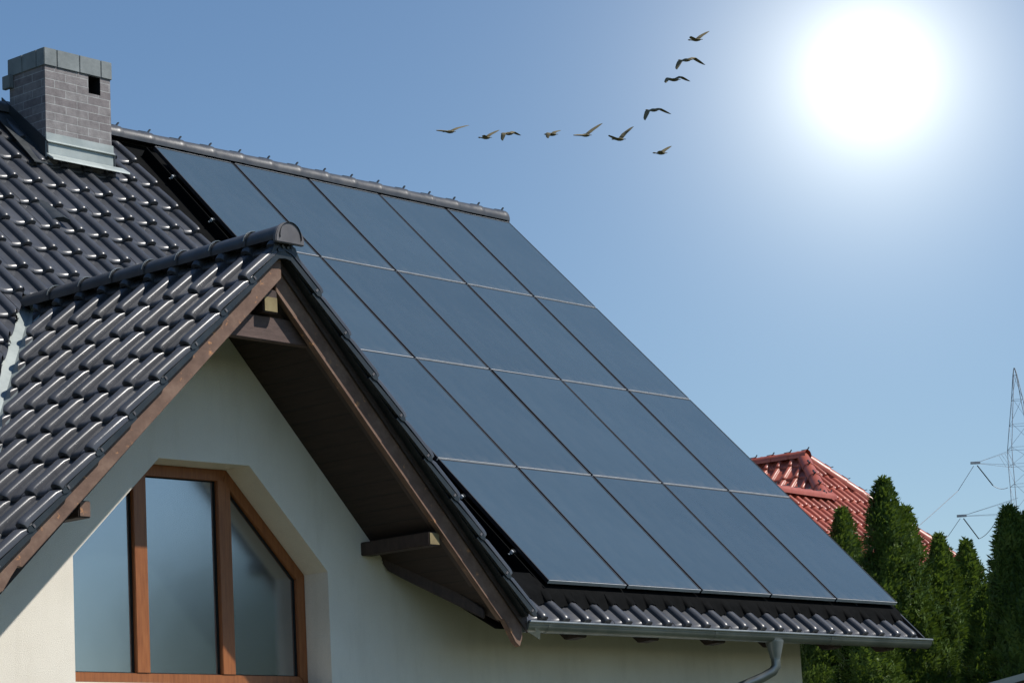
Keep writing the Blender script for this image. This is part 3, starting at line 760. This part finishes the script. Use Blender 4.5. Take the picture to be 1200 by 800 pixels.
def rail(s_, label):
    b_ = rp(0, s_, -.09); o = empty('mounting_rail', b_); BASE[0] = tuple(b_)
    MB().obox(rp(-.012, s_-.02, -.095), (5.02, 0, 0), S*.04, NR*.056).build('rail', M['dark_metal'], o, bevel=.003)
    cl = MB(); cl.obox(rp(-.030, s_-.014, -.075), (.018, 0, 0), S*.028, NR*.030); cl.obox(rp(-.045, s_-.008, -.086), (.016, 0, 0), S*.016, NR*.009)
    cl.build('end_clamp', M['alu'], o, bevel=.003)
    tag(o, label, 'mounting rail', 'rails under the solar panels')
for r in range(4):
    for fr, wd in ((.28, 'upper'), (.73, 'lower')): rail((r+fr)*H, 'metal rail end with clamp under the %s part of the %s of panels' % (wd, ['top row', 'second row', 'third row', 'bottom row'][r]))

# ------------------------------------------------------------------ red-roofed neighbour
psi = R(4); cx, sx = math.cos(psi), math.sin(psi)
RX, RY, RZ = V((cx, sx, 0)), V((-sx, cx, 0)), V((0, 0, 1))
DA = 44; kd = DA/49; A = at(941, 533, DA); tp = math.tan(R(46))
base2 = V((A.x, A.y-2, GZ)); BASE[0] = tuple(base2)
red = empty('house', base2)
tag(red, 'white walled house with a glossy red hipped tile roof behind the conifers', 'house')
tB = .92*kd; tE = 2.22*kd
Bp = A + (-RX-RY-RZ*tp)*tB
q = 1/math.sqrt(1+tp*tp); DF = (-RY-RZ*tp)*q; NF = (-RY*tp+RZ)*q
sB = tB/q; sE = tE/q
rw, rl = .235, .335
nrow = int(sE/rl)+1
mb = MB(); tiles(mb, A - RX*9.0 + DF*(sE-nrow*rl) - NF*.05, RX, DF, NF, int(13/rw), nrow, rw, rl, us=US_LO, seed=21, lift=.03)
hl = (-RX-RY-RZ*tp); nhl = V((hl.y, -hl.x, 0)).normalized();  nhl = nhl if nhl.dot(RX) < 0 else -nhl     # towards -x'
hr = (RX-RY-RZ*tp); nhr = V((hr.y, -hr.x, 0)).normalized(); nhr = nhr if nhr.dot(RX) > 0 else -nhr
cut_build(mb, 'roof', M['red_tile'], red, [(A, nhl), (A, nhr), (A + DF*sB, DF)],
          lambda c: (c-A).dot(nhr) > 0 or ((c-A).dot(nhl) > 0 and (c-A).dot(DF) < sB))
# face of the raised hip looking left
DW = (-RX-RZ*tp)*q; NW = (-RX*tp+RZ)*q
mb = MB(); tiles(mb, A - RY*3 - NW*.05 - DW*.10, RY, DW, NW, int(9/rw), 7, rw, rl, us=US_LO, seed=22, lift=.03)
cut_build(mb, 'hip_roof', M['red_tile'], red, [(A, nhl)], lambda c: (c-A).dot(nhl) < 0)
# right and back faces, plain slopes out of sight
e0 = A + hr*tE; e1 = A + RX*tE + RY*6 - RZ*tp*tE
MB().add([A, e0, e1, A+RY*6], [(0, 1, 2, 3)]).build('back_roof', M['red_tile'], red, fix=False)
MB().add([Bp-RX*8, Bp+RX*.2, Bp+RX*.2+RY*3-RZ*3*tp, Bp-RX*8+RY*3-RZ*3*tp], [(0, 1, 2, 3)]).build('back_roof', M['red_tile'], red, fix=False)
for a_, b_, nm in ((A - RZ*.02, Bp + RZ*.0, 'hip_cap'), (A+hr*.06, A+hr*tE, 'hip_cap'), (A-RY*.06, A+RY*6, 'ridge_cap'), (Bp+RX*.14-RY*.02, Bp-RX*8-RY*.02, 'ridge_cap')):
    rm, cm = MB(), []; 
    if nm == 'hip_cap': a_, b_ = b_, a_
    ridge_line(rm, a_-RZ*.03, b_-RZ*.03, .105, .34, clipmb=cm, n=8)
    o_ = rm.build(nm, M['red_tile'], red, smooth=50, fix=False); [sub(c_, 'ridge_clip', M['dark_metal'], o_) for c_ in cm]
ez = (A - RZ*tp*tE).z
MB().obox(A+DF*sE-RX*9-RZ*.14+RY*.0, RX*(9+tE), RY*.05, RZ*.12).build('gutter', M['zinc'], red)
f0 = A - RY*(tE-.45) - RX*9
wl = MB(); wl.obox(V((f0.x, f0.y, GZ)), RX*(9+tE-.45), RY*8, RZ*(ez-.06-GZ)); wl.build('wall', M['white_wall'], red)
for k_ in range(3):
    wx = f0 + RX*(7.0+1.55*k_)
    wo = MB().obox(V((wx.x, wx.y, ez-1.5))-RY*.03, RX*.9, RY*.06, RZ*1.15).build('window', M['frame'], red)
    sub(MB().obox(V((wx.x, wx.y, ez-1.42))-RY*.035+RX*.07, RX*.76, RY*.05, RZ*.99), 'pane', M['glass'], wo)

# ------------------------------------------------------------------ conifers
def conifer_mesh(hgt, rad, seed, n=11000, leader=1):
    rnd = random.Random(seed); mb = MB()
    ph = [rnd.uniform(0, 6.28) for _ in range(6)]
    def prof(t):                                                # t: 0 bottom .. 1 top
        return rad*min(1, (t+.05)*7)*(1-t**4.2)**.78*(1 - .14*t) + .012
    def lump(a, t): return 1 + .13*math.sin(3*a+ph[0]+9*t) + .11*math.sin(5*a+ph[1]-21*t) + .11*math.sin(2*a+ph[2]+43*t) + .10*math.sin(7*a+ph[3]+71*t)*math.sin(4*a+ph[4]-37*t)
    # twigs inside so that gaps show wood and not sky through the whole crown
    for i in range(n):
        t = 1-rnd.random()**.82 if rnd.random() < .5 else rnd.random()
        a = rnd.uniform(0, 2*math.pi)
        rr = prof(t)*lump(a, t)*(1-abs(rnd.gauss(0, .15)))
        z = t*hgt
        c = V((rr*math.cos(a), rr*math.sin(a), z))
        od = V((math.cos(a), math.sin(a), 0))
        up = (V((0, 0, 1))*rnd.uniform(.65, 1.1) + od*rnd.uniform(.1, .75) + V((rnd.gauss(0, .22), rnd.gauss(0, .22), 0))).normalized()
        sd = up.cross(od); sd = sd.normalized() if sd.length > .05 else V((1, 0, 0))
        sd = (sd*math.cos(k:=rnd.uniform(-1.1, 1.1)) + up.cross(sd)*math.sin(k)).normalized()
        ln = rnd.uniform(.06, .13)*(1.0 if t < .93 else .8)
        for j in range(4):
            b = c + up*ln*.2*j + sd*rnd.uniform(-.02, .02)
            dd = (up*.8 + sd*(.75 if j % 2 else -.75) + od*rnd.uniform(-.2, .3)).normalized()
            wdir = dd.cross(od); wdir = wdir.normalized()*rnd.uniform(.009, .016) if wdir.length > .05 else sd*.015
            tip = b + dd*ln*rnd.uniform(.55, .95)
            mb.add([b-wdir*.5, b+dd*ln*.4-wdir, tip, b+dd*ln*.4+wdir], [(0, 1, 2, 3)])
    # inner mass
    nz, na = 22, 14; base_ = len(mb.v)
    for i in range(nz+1):
        t = i/nz
        for k_ in range(na):
            a = 2*math.pi*k_/na; rr = max(.002, prof(t)*lump(a, t)*.80-.02)
            mb.v.append(V((rr*math.cos(a), rr*math.sin(a), .05+t*hgt*.965)))
    for i in range(nz):
        for k_ in range(na): mb.f.append((base_+i*na+k_, base_+i*na+(k_+1) % na, base_+(i+1)*na+(k_+1) % na, base_+(i+1)*na+k_))
    return mb
def conifer(px, py, depth, rad, seed, label, second=None, n=11000):
    top = at(px, py, depth); gz = GZ; hgt = top.z - gz - .34
    b = V((top.x, top.y, gz)); o = empty('conifer', b); BASE[0] = tuple(b)
    mb = conifer_mesh(hgt, rad, seed, n)
    for p in mb.v: p += b + V((0, 0, .25))
    if second:
        t2 = at(second[0], second[1], depth+.1); m2 = conifer_mesh(t2.z-gz-.25, second[2], seed+50, n//2)
        for p in m2.v: p += V((t2.x, t2.y, gz+.25))
        mb.add(m2.v, m2.f)
    mb.build('crown', M['leaf'], o, fix=False)
    MB().tube([b, b+V((0, 0, hgt*.5)), b+V((.01, 0, hgt*.9))], [.09, .06, .02], 8).build('trunk', M['bark'], o, smooth=60)
    tag(o, label, 'conifer', 'columnar conifers in front of the red roofed house')
conifer(986, 593, 38, .52, 1, 'slim conifer with pointed tip showing just past the edge of the solar panels')
conifer(1034, 556, 34, .50, 2, 'tallest conifer, with a lower shoulder, rising against the red tiles', second=(1061, 598, .40))
conifer(1099, 623, 35, .42, 3, 'shorter conifer where the red roof meets its eave, right of the tallest one')
conifer(1131, 630, 35.6, .38, 4, 'narrow dark conifer between the end of the red roof and the sky gap')
conifer(1181, 590, 31.5, .46, 5, 'broad dark conifer in front of the lattice pylon', second=(1201, 606, .45))
conifer(962, 655, 36, .60, 6, 'dark conifer mostly hidden behind the lower right corner of the panels')
conifer(1012, 690, 33, .55, 7, 'low dark conifer under the far end of the gutter')
conifer(1076, 690, 33.6, .5, 8, 'low dark conifer filling the gap left of the shorter pointed one')
conifer(1155, 682, 33.0, .44, 9, 'low dark conifer closing the gap beside the broad one')

conifer(944, 712, 36.5, .62, 10, 'dark conifer beside the far corner of the cream wall, under the gutter')

# a leafy tree standing right of the photographer's view; the window mirrors it
def leafy(b, hgt, crown_r, seed, label):
    rnd = random.Random(seed); o = empty('leafy_tree', b); BASE[0] = tuple(b); b = V(b)
    tk = MB(); tk.tube([b, b+V((0, 0, hgt*.35)), b+V((.1, .05, hgt*.7))], [.2, .15, .05], 10)
    cl = []
    for i in range(26):
        a = rnd.uniform(0, 6.28); rr = crown_r*rnd.uniform(.15, .8); z = hgt*rnd.uniform(.36, .92)
        rr *= 1-.65*max(0, (z/hgt-.6)/.4)
        c = b+V((rr*math.cos(a), rr*math.sin(a), z)); cl.append((c, crown_r*rnd.uniform(.25, .42)))
        tk.tube([b+V((0, 0, z*.55)), b.lerp(c, .5)+V((0, 0, z*.32)), c], [.06, .04, .015], 6)
    tk.build('trunk', M['bark'], o, smooth=60)
    mb = MB()
    for c, r in cl:
        for i in range(420):
            d = V((rnd.gauss(0, 1), rnd.gauss(0, 1), rnd.gauss(0, .8))).normalized(); p = c + d*r*rnd.random()**.4
            u = V((rnd.gauss(0, 1), rnd.gauss(0, 1), rnd.gauss(0, 1))).normalized(); w_ = u.cross(d); w_ = w_.normalized() if w_.length > .05 else V((1, 0, 0))
            s_ = rnd.uniform(.06, .12); mb.add([p-u*s_, p+w_*s_*.5, p+u*s_, p-w_*s_*.5], [(0, 1, 2, 3)])
    mb.build('crown', M['leaf_b'], o, fix=False)
    tag(o, label, 'tree')
wpt = V((-2.6, -4, -4.5))
def refl(azd, dist): return V((wpt.x + dist*math.sin(R(azd)), wpt.y - dist*math.cos(R(azd)), GZ))
leafy(refl(47.5, 27), 9.2, 3.0, 31, 'leafy green tree in the garden mirrored darkly in the right window pane')
leafy(refl(42.8, 33), 8.0, 2.6, 32, 'smaller leafy tree in the garden mirrored low in the middle window pane')
# unseen trees added to shape the light: left behind the gable (they darken what the tiles and the chimney mirror) and right in front of the conifers (their shade)
leafy(V((16.6, -4.9, GZ)), 11.2, 2.6, 33, 'unseen leafy tree added right of the view to shade the feet of the conifers')
leafy(V((13.4, -5.3, GZ)), 10.2, 2.2, 34, 'second unseen leafy tree added to shade the conifers, nearer to the house')
for q_, (tx, ty, th_, wd) in enumerate(((-13.5, 9.5, 15.5, 'rounded'), (-18.5, 5.5, 16.5, 'broad'), (-21.5, -.5, 15.0, 'nearest'), (-9.0, 15.5, 16.0, 'farthest'))):
    leafy(V((tx, ty, GZ)), th_, 4.6, 40+q_, '%s unseen leafy tree added left of the house to darken its reflections' % wd)

# ------------------------------------------------------------------ shed roof peeping in at the lower right
s0p, s1p = at(1147, 804, 27), at(1222, 783, 27)
dsh = (s1p-s0p); nh = V((-dsh.y, dsh.x, 0)).normalized()
if nh.dot(CF) < 0: nh = -nh
bs = V((s0p.x, s0p.y, GZ)); BASE[0] = tuple(bs); shed = empty('shed', bs)
s0x = s0p - dsh*.5; s1x = s0p + dsh*2.6; sp = s1x-s0x
MB().obox(s0x-V((0, 0, .05)), sp, nh*1.9, V((0, 0, .045))).build('roof', M['shed_roof'], shed, bevel=.004)
MB().obox(s0x-V((0, 0, .06))-nh*.014, sp, nh*.012, V((0, 0, .07))).build('edge_trim', M['zinc'], shed)
wb_ = MB(); p0, p1 = s0x+sp*.06+nh*.12, s0x+sp*.94+nh*.12
wb_.prism([V((p0.x, p0.y, GZ)), V((p1.x, p1.y, GZ)), p1-V((0, 0, .06)), p0-V((0, 0, .06))], nh*1.6); wb_.build('wall', M['shed_wall'], shed)
pd = p0 + (p1-p0)*.4
MB().obox(V((pd.x, pd.y, GZ+.03))-nh*.03, (p1-p0).xy.to_3d()*.2, nh*.025, V((0, 0, 1.9))).build('door', M['barge_dark'], shed)
tag(shed, 'low shed with a dark sloping roof and pale edge at the foot of the conifers', 'shed')

# ------------------------------------------------------------------ lattice pylon
DP = 170
def pp(u, v, dd=0): return at(u, v, DP+dd)
pb = V((pp(1185, 560).x, pp(1185, 560).y, GZ)); BASE[0] = tuple(pb); pyl = empty('pylon', pb)
hx = CR.xy.to_3d().normalized(); hy = V((-hx.y, hx.x, 0))
top = pp(1188.5, 431); ax = V((top.x, top.y, 0)); mp = DP/FPX
def lv(y): return pp(1188, y).z
levels = [(431, .5), (440, 2.2), (470, 6), (500, 10.5), (528, 14.5), (548, 15), (572, 15), (605, 15.5), (640, 16), (690, 18), (760, 22), (860, 30), (980, 40), (1085, 52)]
lat = MB(); corners = []
for y, hw in levels:
    z = max(lv(y), GZ) if y < 1080 else GZ; h_ = hw*mp
    corners.append([V((ax.x, ax.y, z)) + hx*sx_*h_*.95 + hy*sy_*h_*.95 for sx_, sy_ in ((-1, -1), (1, -1), (1, 1), (-1, 1))])
tw = .025
for i in range(len(levels)-1):
    for k_ in range(4):
        lat.bar(corners[i][k_], corners[i+1][k_], tw*1.3)
        lat.bar(corners[i][k_], corners[i+1][(k_+1) % 4], tw*.7)
        lat.bar(corners[i+1][k_], corners[i+1][(k_+1) % 4], tw*.7)
lat.build('mast', M['steel'], pyl)
def arm(y0, y1, tipu, tipv):
    z0, z1 = lv(y0), lv(y1); tip = pp(tipu, tipv, -2)
    for sgn in (1, -1):
        a_ = MB(); t_ = tip if sgn > 0 else V((2*ax.x-tip.x, 2*ax.y-tip.y, tip.z))
        n_ = 6
        for sy_ in (-1, 1):
            e = hy*sy_*.55
            r0, r1 = V((ax.x, ax.y, z0))+e-hx*sgn*.6, V((ax.x, ax.y, z1))+e-hx*sgn*.6
            a_.bar(r0, t_, tw*.7); a_.bar(r1, t_, tw*.7)
            for j in range(n_):
                f0, f1 = j/n_, (j+1)/n_
                (a_.bar(r1.lerp(t_, f0), r0.lerp(t_, f1), tw*.5) if j < 2 else None)
        a_.build('cross_arm', M['steel'], pyl)
    return tip
t1 = arm(530, 549, 1143, 542.5); t2 = arm(588, 606, 1127, 604.5)
def strings(tip, lu, lv_, ru, rv_):
    pl_ = MB(); pl_.obox(tip-hx*.30-hy*.1-V((0, 0, .05)), hx*.6, hy*.2, V((0, 0, .14))); pl_.build('arm_plate', M['steel'], pyl)
    for (u, v), rr in (((lu, lv_), .022), ((ru, rv_), .045)):
        e = pp(u, v, -4 if u < ru-1 else 0); n_ = 16; path = []; rad = []
        s_ = tip + (e-tip).normalized()*.3
        for j in range(n_*2+1):
            path.append(s_.lerp(e, j/(n_*2))); rad.append(rr*(1.0 if j % 2 else .55))
        MB().tube(path, rad, 8).build('insulator_string', M['insul'], pyl)
    return pp(lu, lv_, -4), pp(ru, rv_, 0)
l1, r1 = strings(t1, 1122.5, 575, 1163.5, 568.5); l2, r2 = strings(t2, 1111, 628, 1147, 631)
tag(pyl, 'tall grey lattice pylon with insulator strings cut by the right edge of the photo', 'pylon')
def wire(name, pts, label):
    BASE[0] = (0, 0, 0); m_ = MB().tube(pts, .022, 6); o = m_.build(name, M['steel'], smooth=60, origin=pts[0])
    tag(o, label, 'power line', 'wires on the pylon')
def sag(a_, b_, k_, n_=24): return [a_.lerp(b_, i/n_) - V((0, 0, 4*k_*(i/n_)*(1-i/n_))) for i in range(n_+1)]
wire('power_line', sag(l1, l1 + (-CR*60 - CF*90 + V((0, 0, -14))), 5), 'thin wire leaving the upper insulators of the pylon')
wire('power_line', sag(r1, pp(1181, 571), .15), 'short loop of wire from the upper insulators back to the mast')
wire('power_line', sag(l2, l2 + (-CR*60 - CF*90 + V((0, 0, -12))), 5), 'thin wire leaving the lower insulators of the pylon')
wire('power_line', sag(r2, pp(1172, 600), .3), 'short loop of wire from the lower insulators back to the mast')

# ------------------------------------------------------------------ birds: a skein of geese about a hundred metres off
DB = 105; k_b = DB/FPX/3.158
def bird(cu, cv, lt, le, re, rt, label, tail=0):
    """lt/le/re/rt: left tip, left elbow, right elbow, right tip as (right, up) offsets in enlarged pixels"""
    c = at(480+cu/3.158, 20+cv/3.158, DB)
    hd = (-CR*.62 + CF*.74 + V((0, 0, .03))).normalized()
    up = V((0, 0, 1)); sdv = hd.cross(up).normalized()
    o0 = c
    mb = MB()
    prof = [(-.42, .006), (-.36, .05), (-.26, .045), (-.16, .075), (0, .098), (.12, .092), (.22, .06), (.30, .036), (.42, .034), (.46, .046), (.51, .042), (.545, .018), (.60, .006)]
    n_ = 10; bi = 0
    for x_, r_0 in prof:
        for k_ in range(n_):
            a = 2*math.pi*k_/n_; fl = .35 if x_ < -.2 else .9
            r_ = r_0*.78; mb.v.append(hd*x_*.86 + sdv*math.cos(a)*r_*(1.2 if x_ < -.2 else 1) + up*(math.sin(a)*r_*fl + (.02 if x_ > .3 else 0)))
    for i in range(len(prof)-1):
        for k_ in range(n_): mb.f.append((i*n_+k_, i*n_+(k_+1) % n_, (i+1)*n_+(k_+1) % n_, (i+1)*n_+k_))
    mb.f.append(tuple(range(n_-1, -1, -1))); e = (len(prof)-1)*n_; mb.f.append(tuple(e+i for i in range(n_)))
    for tip, elb, dep in ((lt, le, -.25), (rt, re, .25)):
        T = (CR*tip[0] + CU*tip[1])*k_b + CF*dep; E = (CR*elb[0] + CU*elb[1])*k_b + CF*dep*.4
        root = E.normalized()*.05
        st_ = [(root, .22, .030), (root.lerp(E, .5), .235, .028), (E, .235, .025), (E.lerp(T, .35), .215, .021), (E.lerp(T, .7), .165, .016), (E.lerp(T, .92), .09, .010), (T, .03, .006)]
        b0 = len(mb.v)
        for i, (p, ch_, th) in enumerate(st_):
            sw = -hd*.05*max(0, i-2)
            for q_ in ((.5, 0), (.25, 1), (-.2, .55), (-.5, 0), (-.2, -.5), (.25, -.9)):
                mb.v.append(p + sw + hd*q_[0]*ch_*1.3 + up*q_[1]*th*1.4)
        for i in range(len(st_)-1):
            for k_ in range(6): mb.f.append((b0+i*6+k_, b0+i*6+(k_+1) % 6, b0+(i+1)*6+(k_+1) % 6, b0+(i+1)*6+k_))
        mb.f.append(tuple(b0+i for i in range(6))); q_ = b0+(len(st_)-1)*6; mb.f.append(tuple(q_+i for i in range(6)))
    for i in range(len(mb.v)): mb.v[i] = mb.v[i] + o0
    o = mb.build('bird', M['bird'], None, origin=o0, smooth=60)
    tag(o, label, 'bird', 'birds flying in a wide V')
bird(150, 425, (-60, 3), (-28, 3), (25, 13), (58, 25), 'bird at the far left end of the skein, one wing level and one raised')
bird(283, 447, (-16, 7), (-7, 5), (14, 12), (37, 29), 'small bird just left of the one with its wing hanging, right wing raised')
bird(368, 432, (-35, -28), (-20, 0), (14, 7), (32, -5), 'third bird from the left, its near wing hanging down')
bird(528, 435, (-27, -16), (-15, 4), (8, 9), (20, 16), 'compact dark bird alone at mid line, folded wings just lifted')
bird(652, 438, (-56, -2), (-26, 0), (23, 20), (50, 45), 'bird above the right part of the ridge, left wing level and right wing steeply up')
bird(778, 453, (-52, 13), (-24, 6), (17, 22), (39, 48), 'bird with both wings raised in a V at the bend of the skein')
bird(931, 504, (-13, 6), (-6, 4), (10, 10), (27, 27), 'smallest bird, lowest at the right, below the others')
bird(904, 345, (-46, -40), (-24, -4), (20, 6), (52, -13), 'bird with both wings arched downward, right of the bend')
bird(980, 233, (-45, -14), (-24, 5), (22, 12), (47, -4), 'flat winged bird with a low M outline, third from the top')
bird(1025, 160, (-50, -38), (-26, -6), (26, 9), (57, -16), 'second bird from the top, its long wings arched over')
bird(1062, 85, (-34, 9), (-15, 4), (16, 15), (36, 33), 'topmost bird, nearest to the sun, right wing raised')

# tidy helper keys
for o in bpy.data.objects:
    if 'wb' in o.keys(): del o['wb']
